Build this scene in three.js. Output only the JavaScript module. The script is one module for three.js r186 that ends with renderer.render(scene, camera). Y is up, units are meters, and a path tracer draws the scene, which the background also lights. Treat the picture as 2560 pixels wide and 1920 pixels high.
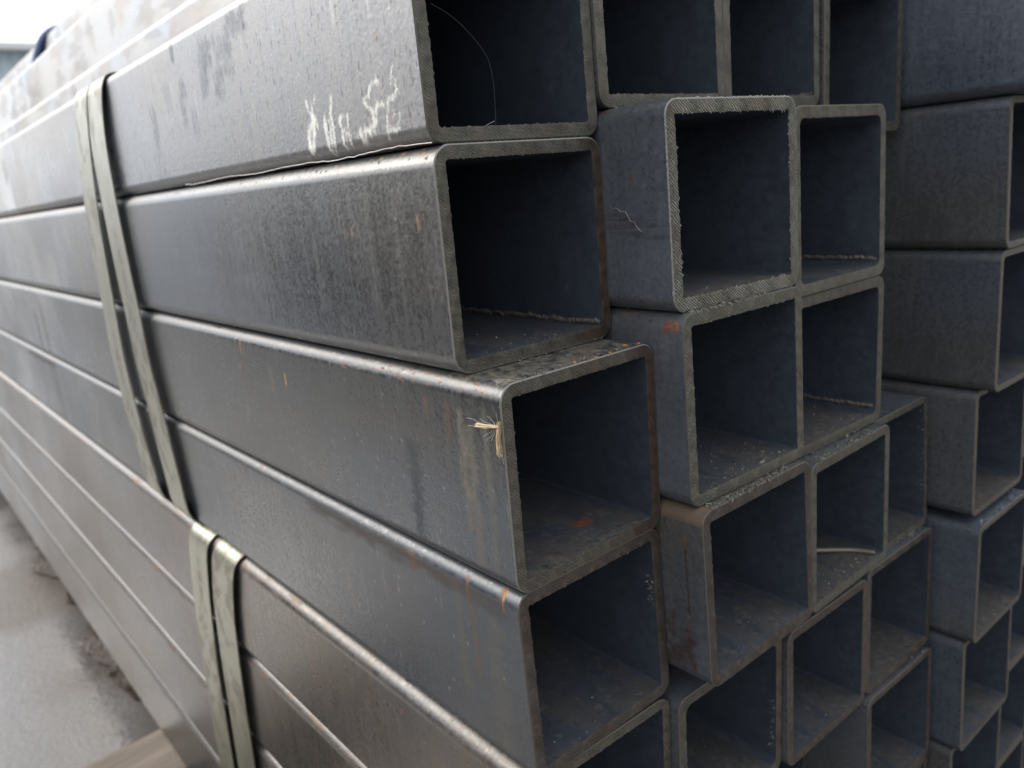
import * as THREE from 'three';
import { mergeGeometries } from 'three/addons/utils/BufferGeometryUtils.js';

// ---------------------------------------------------------------- camera
const camera = new THREE.PerspectiveCamera(50.85, 4 / 3, 0.02, 600);
camera.position.set(-0.1986, -0.0180, 0.3039);
camera.up.set(0.2203, 0.9667, -0.1304);
camera.lookAt(-0.1986 + 0.6037, -0.0180 - 0.2401, 0.3039 - 0.7602);
camera.focus = 0.37;
camera.userData.fStop = 10.5;

// ---------------------------------------------------------------- sky, sun, exposure
const scene = new THREE.Scene();
const SUN = new THREE.Vector3(-0.42, 0.52, -0.74).normalize();
{
  const W = 512, H = 256, d = new Float32Array(W * H * 4), v = new THREE.Vector3();
  for (let j = 0; j < H; j++) for (let i = 0; i < W; i++) {
    const el = ((j + 0.5) / H - 0.5) * Math.PI, az = ((i + 0.5) / W - 0.5) * 2 * Math.PI;
    v.set(Math.cos(el) * Math.cos(az), Math.sin(el), Math.cos(el) * Math.sin(az));
    const up = Math.max(0, v.y), s = Math.max(0, v.dot(SUN));
    // overcast sky, thinner cloud round the veiled sun
    let L = 0.68 + 0.25 * up + 0.9 * Math.pow(s, 3) + 2.8 * Math.pow(s, 14);
    L *= 1 + 0.05 * Math.sin(3.1 * az + 5 * up) + 0.04 * Math.sin(7.3 * az - 9 * up + 1.3);
    let c = [0.97 * L, 1.0 * L, 1.05 * L];
    if (v.y < 0) c = [0.26, 0.25, 0.24];
    const k = (j * W + i) * 4; d[k] = c[0]; d[k + 1] = c[1]; d[k + 2] = c[2]; d[k + 3] = 1;
  }
  const sky = new THREE.DataTexture(d, W, H, THREE.RGBAFormat, THREE.FloatType);
  sky.mapping = THREE.EquirectangularReflectionMapping; sky.magFilter = THREE.LinearFilter; sky.minFilter = THREE.LinearFilter; sky.needsUpdate = true;
  scene.background = sky; scene.environment = sky; scene.environmentIntensity = 1; scene.backgroundIntensity = 1;
}
const sun = new THREE.DirectionalLight(0xfff0dc, 1.5);
sun.position.copy(SUN).multiplyScalar(8); sun.castShadow = true; sun.shadow.radius = 45;
sun.shadow.mapSize.set(2048, 2048);
Object.assign(sun.shadow.camera, { left: -3, right: 3, top: 3, bottom: -3, near: 0.5, far: 20 });
scene.add(sun, sun.target);
const EXPOSURE = 1.4;

// ---------------------------------------------------------------- helpers
function rng(seed) { let a = seed >>> 0; return () => { a = (a + 0x6d2b79f5) | 0; let t = Math.imul(a ^ (a >>> 15), 1 | a); t = (t + Math.imul(t ^ (t >>> 7), 61 | t)) ^ t; return ((t ^ (t >>> 14)) >>> 0) / 4294967296; }; }
const clamp = (x, a = 0, b = 1) => Math.min(b, Math.max(a, x));
const sstep = (a, b, x) => { const t = clamp((x - a) / (b - a)); return t * t * (3 - 2 * t); };
const mix = (a, b, t) => a + (b - a) * t;
const counts = {};
function numbered(n) { const k = counts[n] = (counts[n] ?? -1) + 1; return k ? `${n}_${String(k).padStart(3, '0')}` : n; }
function tag(o, label, category, group, kind) { Object.assign(o.userData, { label, category }); if (group) o.userData.group = group; if (kind) o.userData.kind = kind; return o; }
function mesh(name, geo, mat, parent) { const m = new THREE.Mesh(geo, mat); m.name = parent === scene ? numbered(name) : name; m.castShadow = m.receiveShadow = true; parent.add(m); return m; }
function part(name, geo, mat, parent) { const n = parent.children.filter(c => c.name.replace(/_\d{3}$/, '') === name).length; return mesh(n ? `${name}_${String(n).padStart(3, '0')}` : name, geo, mat, parent); }

// a smooth tileable noise layer of fu x fv cells
function layer(W, H, fu, fv, seed) {
  const r = rng(seed), L = new Float32Array(fu * fv); for (let i = 0; i < L.length; i++) L[i] = r();
  const out = new Float32Array(W * H), xi = new Int32Array(W), xf = new Float32Array(W);
  for (let x = 0; x < W; x++) { const p = x / W * fu, i = Math.floor(p), f = p - i; xi[x] = i % fu; xf[x] = f * f * (3 - 2 * f); }
  for (let y = 0; y < H; y++) {
    const p = y / H * fv, j = Math.floor(p), g = p - j, f = g * g * (3 - 2 * g), a = (j % fv) * fu, b = ((j + 1) % fv) * fu;
    for (let x = 0; x < W; x++) { const i = xi[x], i2 = (i + 1) % fu, t = xf[x];
      out[y * W + x] = (L[a + i] * (1 - t) + L[a + i2] * t) * (1 - f) + (L[b + i] * (1 - t) + L[b + i2] * t) * f; }
  }
  return out;
}
function fbm(W, H, list, seed) { const out = new Float32Array(W * H); let s = 0; list.forEach(([fu, fv, w], k) => { const l = layer(W, H, fu, fv, seed * 31 + k * 7 + 1); for (let i = 0; i < out.length; i++) out[i] += l[i] * w; s += w; }); for (let i = 0; i < out.length; i++) out[i] /= s; return out; }
const toS = c => 255 * clamp(c <= 0.0031308 ? 12.92 * c : 1.055 * Math.pow(c, 1 / 2.4) - 0.055);
const SRGB = new Float32Array(4097).map((_, i) => toS(i / 4096));
function colorTex(W, H, rgb, wrap = THREE.RepeatWrapping) {
  const d = new Uint8Array(W * H * 4); for (let i = 0; i < W * H; i++) { for (let c = 0; c < 3; c++) d[i * 4 + c] = SRGB[Math.round(clamp(rgb[i * 3 + c]) * 4096)]; d[i * 4 + 3] = 255; }
  const t = new THREE.DataTexture(d, W, H); t.colorSpace = THREE.SRGBColorSpace; t.wrapS = t.wrapT = wrap; t.magFilter = THREE.LinearFilter; t.minFilter = THREE.LinearMipmapLinearFilter; t.generateMipmaps = true; t.needsUpdate = true; return t;
}
function grayTex(W, H, a, wrap = THREE.RepeatWrapping) {
  const d = new Uint8Array(W * H * 4); for (let i = 0; i < W * H; i++) { d[i * 4] = d[i * 4 + 1] = d[i * 4 + 2] = 255 * clamp(a[i]); d[i * 4 + 3] = 255; }
  const t = new THREE.DataTexture(d, W, H); t.wrapS = t.wrapT = wrap; t.magFilter = THREE.LinearFilter; t.minFilter = THREE.LinearMipmapLinearFilter; t.generateMipmaps = true; t.needsUpdate = true; return t;
}

// ---------------------------------------------------------------- tube cross-section
const S = 0.1, RO = 0.0078, T = 0.0062, RI = 0.0018;
const PERIM = 4 * (S - 2 * RO) + 2 * Math.PI * RO;           // about 0.3849 m, mapped to v 0..1 starting at the foot of the left face
const SIDE = S - 2 * RO, ARC = Math.PI / 2 * RO;

// ---------------------------------------------------------------- mill-scale textures: u along the tube, v round it
const TW = 2048, TH = 800;                                    // one metre by one perimeter
function scaleBase(W, H, len, seed, o = {}) {
  const k = n => Math.max(1, Math.round(n * len));
  const big = fbm(W, H, [[k(3), 3, 1], [k(7), 6, 0.7], [k(19), 13, 0.3]], seed + 1);
  const warm = fbm(W, H, [[k(3), 3, 1], [k(9), 5, 0.6]], seed + 2);
  const streak = fbm(W, H, [[k(23), 3, 0.8], [k(171), 9, 0.6], [k(431), 13, 1], [k(820), 21, 1]], seed + 3);
  const along = fbm(W, H, [[k(3), 60, 1], [k(6), 180, 1]], seed + 4);
  const fine = fbm(W, H, [[k(500), 190, 1], [k(900), 380, 1.2]], seed + 5);
  const rgb = new Float32Array(W * H * 3), rough = new Float32Array(W * H), bump = new Float32Array(W * H);
  const b = o.tone ?? 0.1, dust = o.dust ?? 0.3, tint = o.tint ?? [1, 1, 1];
  for (let i = 0; i < W * H; i++) {
    const B = big[i], st = streak[i], w = sstep(0.32, 0.7, warm[i]);
    let t = b * (0.6 + 0.66 * B + 0.3 * (st - 0.5) + 0.12 * (along[i] - 0.5) + 0.42 * (fine[i] - 0.5));
    let r = t * mix(0.88, 1.05, w), g = t * mix(0.98, 1.0, w), bl = t * mix(1.14, 0.93, w);
    const du = dust * sstep(0.3, 0.85, st * 0.6 + B * 0.4) * (0.45 + 0.55 * fine[i]), D = o.pale ?? 0.17;   // dry dust in streaks
    r = mix(r, D, du); g = mix(g, D * .95, du); bl = mix(bl, D * .86, du);
    rgb[i * 3] = r * tint[0]; rgb[i * 3 + 1] = g * tint[1]; rgb[i * 3 + 2] = bl * tint[2];
    rough[i] = clamp(0.33 + 0.26 * (B - 0.5) + 0.16 * du + 0.16 * (fine[i] - 0.5) + 0.12 * (st - 0.5), 0.2, 0.9);
    bump[i] = 0.5 + 0.35 * (fine[i] - 0.5) + 0.15 * (B - 0.5) + 0.12 * (st - 0.5);
  }
  const T_ = { W, H, len, rgb, rough, bump, seed, tone: b };
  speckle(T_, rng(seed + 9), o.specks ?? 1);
  return T_;
}
function dab(T_, um, vm, ru, rv, col, str = 1, rag = 0.5, seed = 1, rough) {     // a ragged spot; um from the end, vm round the profile (metres)
  const { W, H, len } = T_, cx = um / len * W, cy = vm / PERIM * H, rx = ru / len * W, ry = rv / PERIM * H, r = rng(seed * 977 + Math.round(um * 1e4));
  const ph = [r() * 6.3, r() * 6.3, r() * 6.3];
  for (let y = Math.floor(cy - ry * 1.6); y <= cy + ry * 1.6; y++) for (let x = Math.floor(cx - rx * 1.6); x <= cx + rx * 1.6; x++) {
    if (x < 0 || x >= W) continue; const yy = ((y % H) + H) % H, dx = (x - cx) / rx, dy = (y - cy) / ry, d = Math.hypot(dx, dy), a = Math.atan2(dy, dx);
    const lim = 1 + rag * (0.28 * Math.sin(3 * a + ph[0]) + 0.2 * Math.sin(5 * a + ph[1]) + 0.14 * Math.sin(9 * a + ph[2]));
    const i = yy * W + x, f = str * sstep(lim, lim * 0.55, d) * (1 - rag * 0.75 * r()); if (f <= 0) continue;
    for (let c = 0; c < 3; c++) T_.rgb[i * 3 + c] = mix(T_.rgb[i * 3 + c], col[c] * (0.75 + 0.5 * r()), f);
    if (rough !== undefined) T_.rough[i] = mix(T_.rough[i], rough, f);
    T_.bump[i] += 0.15 * f;
  }
}
function stroke(T_, pts, w, col, str, seed, y0 = -RO) {           // a dry, broken paint stroke through points in millimetres
  const r = rng(seed);
  for (let k = 0; k + 1 < pts.length; k++) { const [a, b] = pts[k], [c, d] = pts[k + 1], n = Math.max(2, Math.ceil(Math.hypot(a - c, b - d) / 0.55));
    for (let j = 0; j < n; j++) { const t = j / n, ww = w * (0.5 + 0.9 * r()), drip = (0.8 + 2.4 * r() * r()); dab(T_, (mix(a, c, t) + (r() - 0.5) * 1.6) / 1000, (mix(b, d, t) + (r() - 0.6) * 1.2) / 1000 + y0, ww, ww * drip, col, str * (0.1 + 0.56 * r()), 0.98, seed + j, 0.85); } }
}
const RUSTY = [0.24, 0.1, 0.035], ORANGE = [0.42, 0.2, 0.055], REDRUST = [0.32, 0.07, 0.035], CHALK = [0.74, 0.76, 0.7], DARK = [0.035, 0.037, 0.04];
function speckle(T_, r, amount) {
  const area = T_.len * PERIM, n = Math.round(2600 * area * amount);
  for (let i = 0; i < n; i++) {
    const u = r() * T_.len, v = r() * PERIM, q = r();
    if (q < 0.5) dab(T_, u, v, 0.0006 + 0.0005 * r(), 0.0006 + 0.001 * r(), [0.32, 0.31, 0.28], 0.55, 0.8, i);
    else if (q < 0.86) dab(T_, u, v, 0.0005 + 0.0005 * r(), 0.0006 + 0.001 * r(), DARK, 0.4, 0.6, i);
    else if (q < 0.9) dab(T_, u, v, 0.0008 + 0.001 * r(), 0.001 + 0.002 * r(), RUSTY, 0.6, 0.7, i, 0.9);
    else dab(T_, u, v, 0.0006, 0.004 + 0.006 * r(), [0.24, 0.235, 0.22], 0.35, 0.7, i);
  }
  // handling scratches along the faces
  for (let i = 0, m = Math.round(46 * T_.len); i < m; i++) { const u0 = r() * T_.len, v0 = r() * PERIM, L = .008 + .06 * r() * r(), sl = (r() - .5) * .35, c = r() < .6 ? [.26, .26, .25] : DARK, n = Math.ceil(L / .0008);
    for (let k = 0; k < n; k++) if (r() < .8) dab(T_, u0 + L * k / n, v0 + sl * L * k / n, .0006, .00035, c, .35 * Math.sin(Math.PI * (k + .5) / n), .8, i * 50 + k); }
  // worn, pitted rounded corners; dark tubes carry a slight sky highlight in the colour
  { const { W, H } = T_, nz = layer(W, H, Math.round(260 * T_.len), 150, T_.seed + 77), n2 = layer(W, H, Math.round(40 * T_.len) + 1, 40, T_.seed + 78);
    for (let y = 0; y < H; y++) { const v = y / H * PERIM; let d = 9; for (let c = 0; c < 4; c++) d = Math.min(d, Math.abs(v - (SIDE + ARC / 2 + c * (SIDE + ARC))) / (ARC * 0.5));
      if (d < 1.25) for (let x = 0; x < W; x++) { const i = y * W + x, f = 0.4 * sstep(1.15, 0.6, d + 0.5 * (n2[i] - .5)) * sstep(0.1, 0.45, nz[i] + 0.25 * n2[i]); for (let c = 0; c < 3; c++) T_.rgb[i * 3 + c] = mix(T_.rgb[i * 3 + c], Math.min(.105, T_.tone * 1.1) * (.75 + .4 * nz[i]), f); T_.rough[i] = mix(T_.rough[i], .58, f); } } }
  for (let c = 0; c < 4; c++) for (let i = 0, m = Math.round(520 * T_.len); i < m; i++) {
    const v = SIDE + c * (SIDE + ARC) + ARC * r(), u = r() * T_.len;
    dab(T_, u, v, 0.0006 + 0.0022 * r() * r(), 0.0004 + 0.0007 * r(), r() < 0.2 ? [0.22, 0.215, 0.2] : DARK, 0.55, 0.8, i);
  }
}
function runs(T_, list, seed) {                                   // thin rust or dirt runs down the left face: [u mm, top mm, length mm, width mm, colour, strength]
  list.forEach(([u, top, L, w, col, s], k) => { const r = rng(seed + k); for (let j = 0; j < L * 1.2; j++) dab(T_, (u + (r() - 0.5) * w * 0.6) / 1000, (top - L * j / (L * 1.2)) / 1000 - RO, w / 2000 * (0.5 + r()), 0.0018, col, s * (0.3 + 0.7 * r()), 0.9, seed + j * 3 + k, 0.8); });
}
const NORM = [0.5, 0.5];
function tubeMaterial(T_, metal = 0.5, extra = {}) {
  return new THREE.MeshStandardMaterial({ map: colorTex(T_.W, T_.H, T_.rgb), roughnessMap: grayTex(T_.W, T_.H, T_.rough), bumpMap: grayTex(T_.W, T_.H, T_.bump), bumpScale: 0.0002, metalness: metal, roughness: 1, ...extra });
}
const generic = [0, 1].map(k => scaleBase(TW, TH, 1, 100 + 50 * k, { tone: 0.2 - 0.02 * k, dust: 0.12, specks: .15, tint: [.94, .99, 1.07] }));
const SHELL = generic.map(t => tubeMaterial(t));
// the tube with the handwriting
const tHand = scaleBase(TW, TH, 1, 211, { tone: 0.16, dust: 0.5, specks: 2.5, pale: .26, tint: [1.05, 1, .95] });
{
  const r = rng(5);
  for (const [u, v, ru, rv, s] of [[229, 76, 12, 9, .8], [236, 64, 9, 12, .8], [200, 70, 16, 12, .55], [176, 84, 16, 7, .6], [277, 62, 6, 6, .7], [283, 48, 5, 11, .6], [348, 46, 7, 12, .75], [350, 34, 5, 10, .6], [286, 87, 4, 6, .7], [352, 16, 12, 12, .35], [265, 38, 6, 10, .35], [215, 55, 10, 8, .5], [310, 60, 8, 10, .3]])
    for (let j = 0; j < 60; j++) dab(tHand, (u + (r() - .5) * 1.8 * ru) / 1000, (v + (r() - .5) * 1.8 * rv) / 1000 - RO, (.7 + ru * .22 * r()) / 1000, (2 + rv * .55 * r()) / 1000, [0.045, 0.05, 0.055], s * (.4 + .6 * r()), .75, j);
  for (let j = 0; j < 420; j++) dab(tHand, 0.5 * r(), SIDE * r(), .0005 + .0006 * r(), .001 + .0022 * r(), DARK, .75, .5, j);
  for (let j = 0; j < 160; j++) { const u = .02 + .45 * r(); dab(tHand, u, SIDE * (.15 + .8 * r()), .0006 + .001 * r(), .004 + .009 * r(), r() < .9 ? [0.07, 0.075, 0.08] : [.32, .31, .28], .45, .8, j); }
  const P = (pts, w = .0012, s = .85) => stroke(tHand, pts, w * .85, CHALK, s, pts[0][0] * 7 + pts[0][1]);
  P([[104, 31], [103, 26], [100, 23], [97, 20], [95, 17]], .0012); P([[94, 32], [95, 28]], .0008); P([[99, 28], [99, 21]]); P([[97, 21], [105, 16], [107, 11], [106, 5], [103, 7], [100, 13], [98, 18]], .002);
  P([[87, 20], [87, 15], [86, 7], [85, 1]], .0021); P([[77, 30], [78, 25], [81, 22], [79, 20], [79, 13], [80, 5], [84, 1]], .0013); P([[82, 19], [83, 4]], .0015, .5);
  P([[72, 19], [71, 13], [71, 6], [69, 3]], .0014); P([[72, 19], [64, 19], [64, 15], [70, 12]], .0010); P([[67, 11], [64, 10], [64, 3]], .0011); P([[68, 10], [67, 3]], .001, .6);
  P([[56, 9], [50, 10], [44, 10]], .0016, .7); P([[53, 6], [48, 5]], .002, .45);
  P([[47, 24], [42, 25], [41, 28], [37, 30], [33, 31], [33, 28]], .0009); P([[47, 23], [42, 19], [38, 17], [36, 20], [35, 21], [30, 19]], .0013); P([[41, 16], [38, 13], [43, 11], [46, 9]], .0015, .7);
  P([[20, 34], [22, 31], [22, 27]], .0008); P([[19, 28], [19, 24], [21, 22], [27, 21], [28, 15], [30, 9], [29, 4]], .001); P([[23, 16], [24, 13]], .0007); P([[19, 15], [19, 12], [21, 10], [20, 7]], .0008); P([[29, 9], [24, 8], [21, 7]], .0013, .7);
}
const mHand = tubeMaterial(tHand);
// the tube under it, the one with the twine, and the lowest of the upper bundle: own marks on their long sides
const tPlain = scaleBase(TW, TH, 1, 307, { tone: 0.11, dust: 0.12, specks: .9, tint: [.97, 1, 1.03] });
{ const r = rng(8);
  for (let j = 0; j < 90; j++) dab(tPlain, .004 + .36 * r(), SIDE + ARC * (.1 + .8 * r()), .0006 + .0012 * r(), .0005 + .0009 * r(), j < 8 ? RUSTY : DARK, .8, .9, j, .9);
  for (const [u, k] of [[46, .45], [44, .7], [27, .5], [29, .6], [12, .6], [10, .3], [90, .4], [13, .75]]) dab(tPlain, u / 1000, SIDE + ARC * k, .0018, .0012, ORANGE, .8, .95, u, .9);
  runs(tPlain, [[16, 70, 8, 2.5, RUSTY, .5], [120, 60, 40, 6, [.07, .06, .055], .2], [60, 82, 60, 5, [.17, .16, .14], .12], [35, 80, 70, 5, [.17, .16, .14], .1]], 70); }
const mPlain = tubeMaterial(tPlain);
const tTwine = scaleBase(TW, TH, 1, 401, { tone: 0.07, dust: 0.12, specks: 1.3, tint: [.9, .99, 1.1] });
runs(tTwine, [[286, 93, 9, 1.6, ORANGE, .9], [283, 84, 12, 1, RUSTY, .5], [408, 91, 5, 2, RUSTY, .5], [293, 74, 4, 1.8, ORANGE, .8], [218, 76, 7, 2.2, ORANGE, .9], [218, 74, 4, 1, [.5, .45, .2], .7], [246, 89, 4, 1.4, RUSTY, .7], [240, 80, 30, 6, [.2, .18, .15], .35], [285, 70, 30, 5, [.2, .18, .15], .35],
  [30, 83, 60, 5, [.2, .175, .14], .55], [24, 76, 70, 8, [.2, .18, .15], .45], [40, 86, 18, 4, RUSTY, .22], [57, 85, 12, 3, RUSTY, .22], [12, 86, 80, 5, [.19, .18, .15], .35], [75, 60, 55, 10, [.05, .055, .062], .5]], 90);
{ const r = rng(12); for (let j = 0; j < 700; j++) dab(tTwine, .001 + .04 * r(), SIDE + ARC * .7 + (SIDE + ARC * .6) * r(), .002 + .002 * r(), .001 + .003 * r(), [.24, .215, .18], .4, .85, j, .75);
  for (let j = 0; j < 70; j++) dab(tTwine, .012 + .03 * r(), SIDE + ARC * (.5 + .5 * r()) + SIDE * r(), .0008 + .0022 * r(), .0008 + .0022 * r(), [ORANGE, [.4, .36, .28], DARK, DARK, RUSTY][j % 5], .6, .9, j, .9);
  for (let j = 0; j < 40; j++) dab(tTwine, .01 + .13 * r(), SIDE - .002 + ARC * r(), .002, .0008, RUSTY, .6, .9, j, .9); }
const mTwine = tubeMaterial(tTwine, .42);
const tLow = scaleBase(TW, TH, 1, 503, { tone: 0.06, dust: 0.12, specks: 1.2, tint: [.9, .99, 1.1] });
runs(tLow, [[317, 95, 9, 4, RUSTY, .45], [291, 99, 4, 4, RUSTY, .4], [88, 93, 10, 9, RUSTY, .45], [38, 96, 14, 2.4, RUSTY, .5], [36, 90, 50, 5, [.16, .11, .06], .4], [10, 98, 10, 1.6, ORANGE, .8], [12, 99, 5, 3, RUSTY, .5], [48, 90, 60, 7, [.16, .15, .12], .3], [20, 80, 80, 14, [.16, .15, .12], .3]], 120);
{ const r = rng(15); for (let j = 0; j < 260; j++) { const u = .01 + .2 * r(); dab(tLow, u, SIDE - .001 - .01 * r() * r(), .004 + .01 * r(), .0012 + .002 * r(), [.085, .066, .054], .14, .8, j, .8); } }
const mLow = tubeMaterial(tLow, .4);
const tFoot = scaleBase(TW, TH, 1, 601, { tone: 0.085, dust: 0.25, specks: 0.8, tint: [1.06, 1, .95] });
{ const r = rng(17); for (let j = 0; j < 55; j++) { const u = .25 + .75 * r(); dab(tFoot, u, SIDE + ARC * r() * .7 - .002, .003 + .012 * r(), .001 + .002 * r(), [.24, .15, .1], .4, .85, j, .85); }
  for (let j = 0; j < 40; j++) dab(tFoot, .05 + .6 * r(), SIDE * r(), .002 + .006 * r(), .01 + .02 * r(), r() < .5 ? [.06, .055, .05] : [.13, .09, .06], .4, .9, j); }
const mFoot = tubeMaterial(tFoot);
// short faces of the second column
const tRed = scaleBase(256, TH, 0.125, 701, { tone: 0.2, dust: 0.25, specks: 2 });
{ const r = rng(19); for (let j = 0; j < 34; j++) dab(tRed, .003 + .008 * r(), SIDE + ARC * (-.15 + .4 * r()), .0009 + .001 * r(), .0007 + .0008 * r(), j % 3 ? [.3, .085, .05] : ORANGE, .8, .9, j, .9);
  for (let j = 0; j < 14; j++) dab(tRed, .03 + .01 * r(), SIDE + ARC * (.4 + .5 * r()), .001, .0008, ORANGE, .8, .9, j); }
const mRed = tubeMaterial(tRed);
const tGroove = scaleBase(256, TH, 0.125, 751, { tone: 0.22, dust: 0.2, specks: 2.5 });
{ const r = rng(20); for (let j = 0; j < 16; j++) dab(tGroove, .036 + .008 * r(), SIDE + ARC * (.3 + .6 * r()), .0012, .001, [.22, .09, .05], .6, .9, j); for (let j = 0; j < 14; j++) dab(tGroove, .04 * r(), .028 + .012 * r(), .012, .001, [.06, .05, .05], .4, .8, j); }
const mGroove = tubeMaterial(tGroove);
const tBrown = scaleBase(256, TH, 0.125, 801, { tone: 0.2, dust: 0.3, specks: 2 });
{ const r = rng(23); for (let j = 0; j < 200; j++) dab(tBrown, .028 * r(), SIDE + ARC * r(), .002 + .002 * r(), .001 + .001 * r(), [.22, .155, .1], .45, .8, j, .85);
  for (let j = 0; j < 160; j++) dab(tBrown, .009 + .03 * r(), .04 * r() * (0.4 + .6 * r()), .001 + .004 * r(), .001 + .004 * r(), [.085, .045, .04], .45, .8, j, .8);
  runs(tBrown, [[11, 80, 40, 1.2, [.06, .03, .015], .9], [11, 84, 7, 1.2, ORANGE, .5]], 31); }
const mBrown = tubeMaterial(tBrown);
// pale, dirty tubes on top of the pile
const tPale = scaleBase(1024, 512, 1, 901, { tone: 0.24, dust: 0.35, specks: 0.2, pale: .3 });
{ const r = rng(29); for (let j = 0; j < 40; j++) dab(tPale, r(), SIDE * r(), .02 + .05 * r(), .012 + .02 * r(), [[.4, .39, .37], [.1, .1, .1], [.36, .34, .31], [.3, .22, .16]][j % 4], .3, .9, j, .8); }
const mPale = tubeMaterial(tPale);
for (const t of [tHand, tPlain, tTwine, tLow, tFoot, tRed, tGroove, tBrown, tPale, ...generic]) t.rgb = t.rough = t.bump = null;

// inside of the tubes: bluish scale, grit near the mouth
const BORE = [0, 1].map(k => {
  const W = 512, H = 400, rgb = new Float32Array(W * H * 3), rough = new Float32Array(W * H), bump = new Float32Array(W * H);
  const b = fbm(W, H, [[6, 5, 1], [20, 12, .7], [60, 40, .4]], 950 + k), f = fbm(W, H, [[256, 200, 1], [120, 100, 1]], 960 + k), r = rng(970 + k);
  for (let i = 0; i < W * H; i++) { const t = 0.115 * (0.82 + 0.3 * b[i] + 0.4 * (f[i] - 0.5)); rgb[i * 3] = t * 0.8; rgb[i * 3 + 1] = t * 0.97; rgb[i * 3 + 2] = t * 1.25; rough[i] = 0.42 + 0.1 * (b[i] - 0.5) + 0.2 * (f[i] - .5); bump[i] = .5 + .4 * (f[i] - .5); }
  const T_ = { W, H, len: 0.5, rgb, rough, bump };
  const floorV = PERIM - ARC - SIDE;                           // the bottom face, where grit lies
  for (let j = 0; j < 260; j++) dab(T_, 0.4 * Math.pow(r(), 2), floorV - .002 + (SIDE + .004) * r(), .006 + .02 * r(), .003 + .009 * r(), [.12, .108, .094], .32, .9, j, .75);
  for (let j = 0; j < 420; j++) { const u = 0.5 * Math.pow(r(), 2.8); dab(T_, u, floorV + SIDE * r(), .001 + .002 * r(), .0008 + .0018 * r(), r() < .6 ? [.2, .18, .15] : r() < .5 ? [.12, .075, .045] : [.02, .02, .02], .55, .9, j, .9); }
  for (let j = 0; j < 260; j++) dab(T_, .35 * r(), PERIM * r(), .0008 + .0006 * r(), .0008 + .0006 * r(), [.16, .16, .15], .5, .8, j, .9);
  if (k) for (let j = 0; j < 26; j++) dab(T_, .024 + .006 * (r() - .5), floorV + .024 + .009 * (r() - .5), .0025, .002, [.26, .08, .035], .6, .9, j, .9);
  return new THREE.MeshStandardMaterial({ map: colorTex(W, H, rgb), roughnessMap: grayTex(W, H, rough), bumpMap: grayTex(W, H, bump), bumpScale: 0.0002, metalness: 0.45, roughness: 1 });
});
// saw-cut ends: diagonal ridges 1.3 mm apart, tile of 18.4 mm
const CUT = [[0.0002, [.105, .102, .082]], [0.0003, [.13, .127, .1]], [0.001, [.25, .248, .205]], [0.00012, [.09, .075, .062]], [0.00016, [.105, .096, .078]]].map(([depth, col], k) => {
  const N = 384, rgb = new Float32Array(N * N * 3), rough = new Float32Array(N * N), bump = new Float32Array(N * N);
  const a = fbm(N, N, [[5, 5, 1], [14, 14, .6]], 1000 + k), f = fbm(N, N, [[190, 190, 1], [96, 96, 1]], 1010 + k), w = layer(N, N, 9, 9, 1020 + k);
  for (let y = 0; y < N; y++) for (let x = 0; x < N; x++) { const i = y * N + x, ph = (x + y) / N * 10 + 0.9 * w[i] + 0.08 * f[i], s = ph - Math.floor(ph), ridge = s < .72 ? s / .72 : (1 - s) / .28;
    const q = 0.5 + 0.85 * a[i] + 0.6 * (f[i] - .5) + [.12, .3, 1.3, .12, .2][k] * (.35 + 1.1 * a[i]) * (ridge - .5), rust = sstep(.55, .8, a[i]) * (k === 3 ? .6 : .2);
    rgb[i * 3] = mix(col[0] * q, .17, rust * .6); rgb[i * 3 + 1] = mix(col[1] * q, .11, rust * .6); rgb[i * 3 + 2] = mix(col[2] * q, .07, rust * .6);
    rough[i] = 0.5 + .25 * (f[i] - .5) + .15 * (a[i] - .5); bump[i] = 0.75 * ridge + .25 * f[i]; }
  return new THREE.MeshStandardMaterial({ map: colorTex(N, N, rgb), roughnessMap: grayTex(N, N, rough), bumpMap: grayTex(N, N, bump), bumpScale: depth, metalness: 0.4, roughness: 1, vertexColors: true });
});
const mBurr = new THREE.MeshStandardMaterial({ color: new THREE.Color(0.25, 0.245, 0.22), roughness: 0.5, metalness: 0.4 });
const mLip = new THREE.MeshStandardMaterial({ color: new THREE.Color(0.12, 0.112, 0.092), roughness: 0.6, metalness: 0.4 });
const mGrit = new THREE.MeshStandardMaterial({ color: new THREE.Color(0.2, 0.185, 0.16), roughness: 0.55, metalness: 0.3 });
const mChip = new THREE.MeshStandardMaterial({ color: new THREE.Color(0.2, 0.195, 0.18), roughness: 0.45, metalness: 0.5 });
const mBead = new THREE.MeshStandardMaterial({ color: new THREE.Color(0.22, 0.2, 0.165), roughness: 0.5, metalness: 0.4 });

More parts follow.
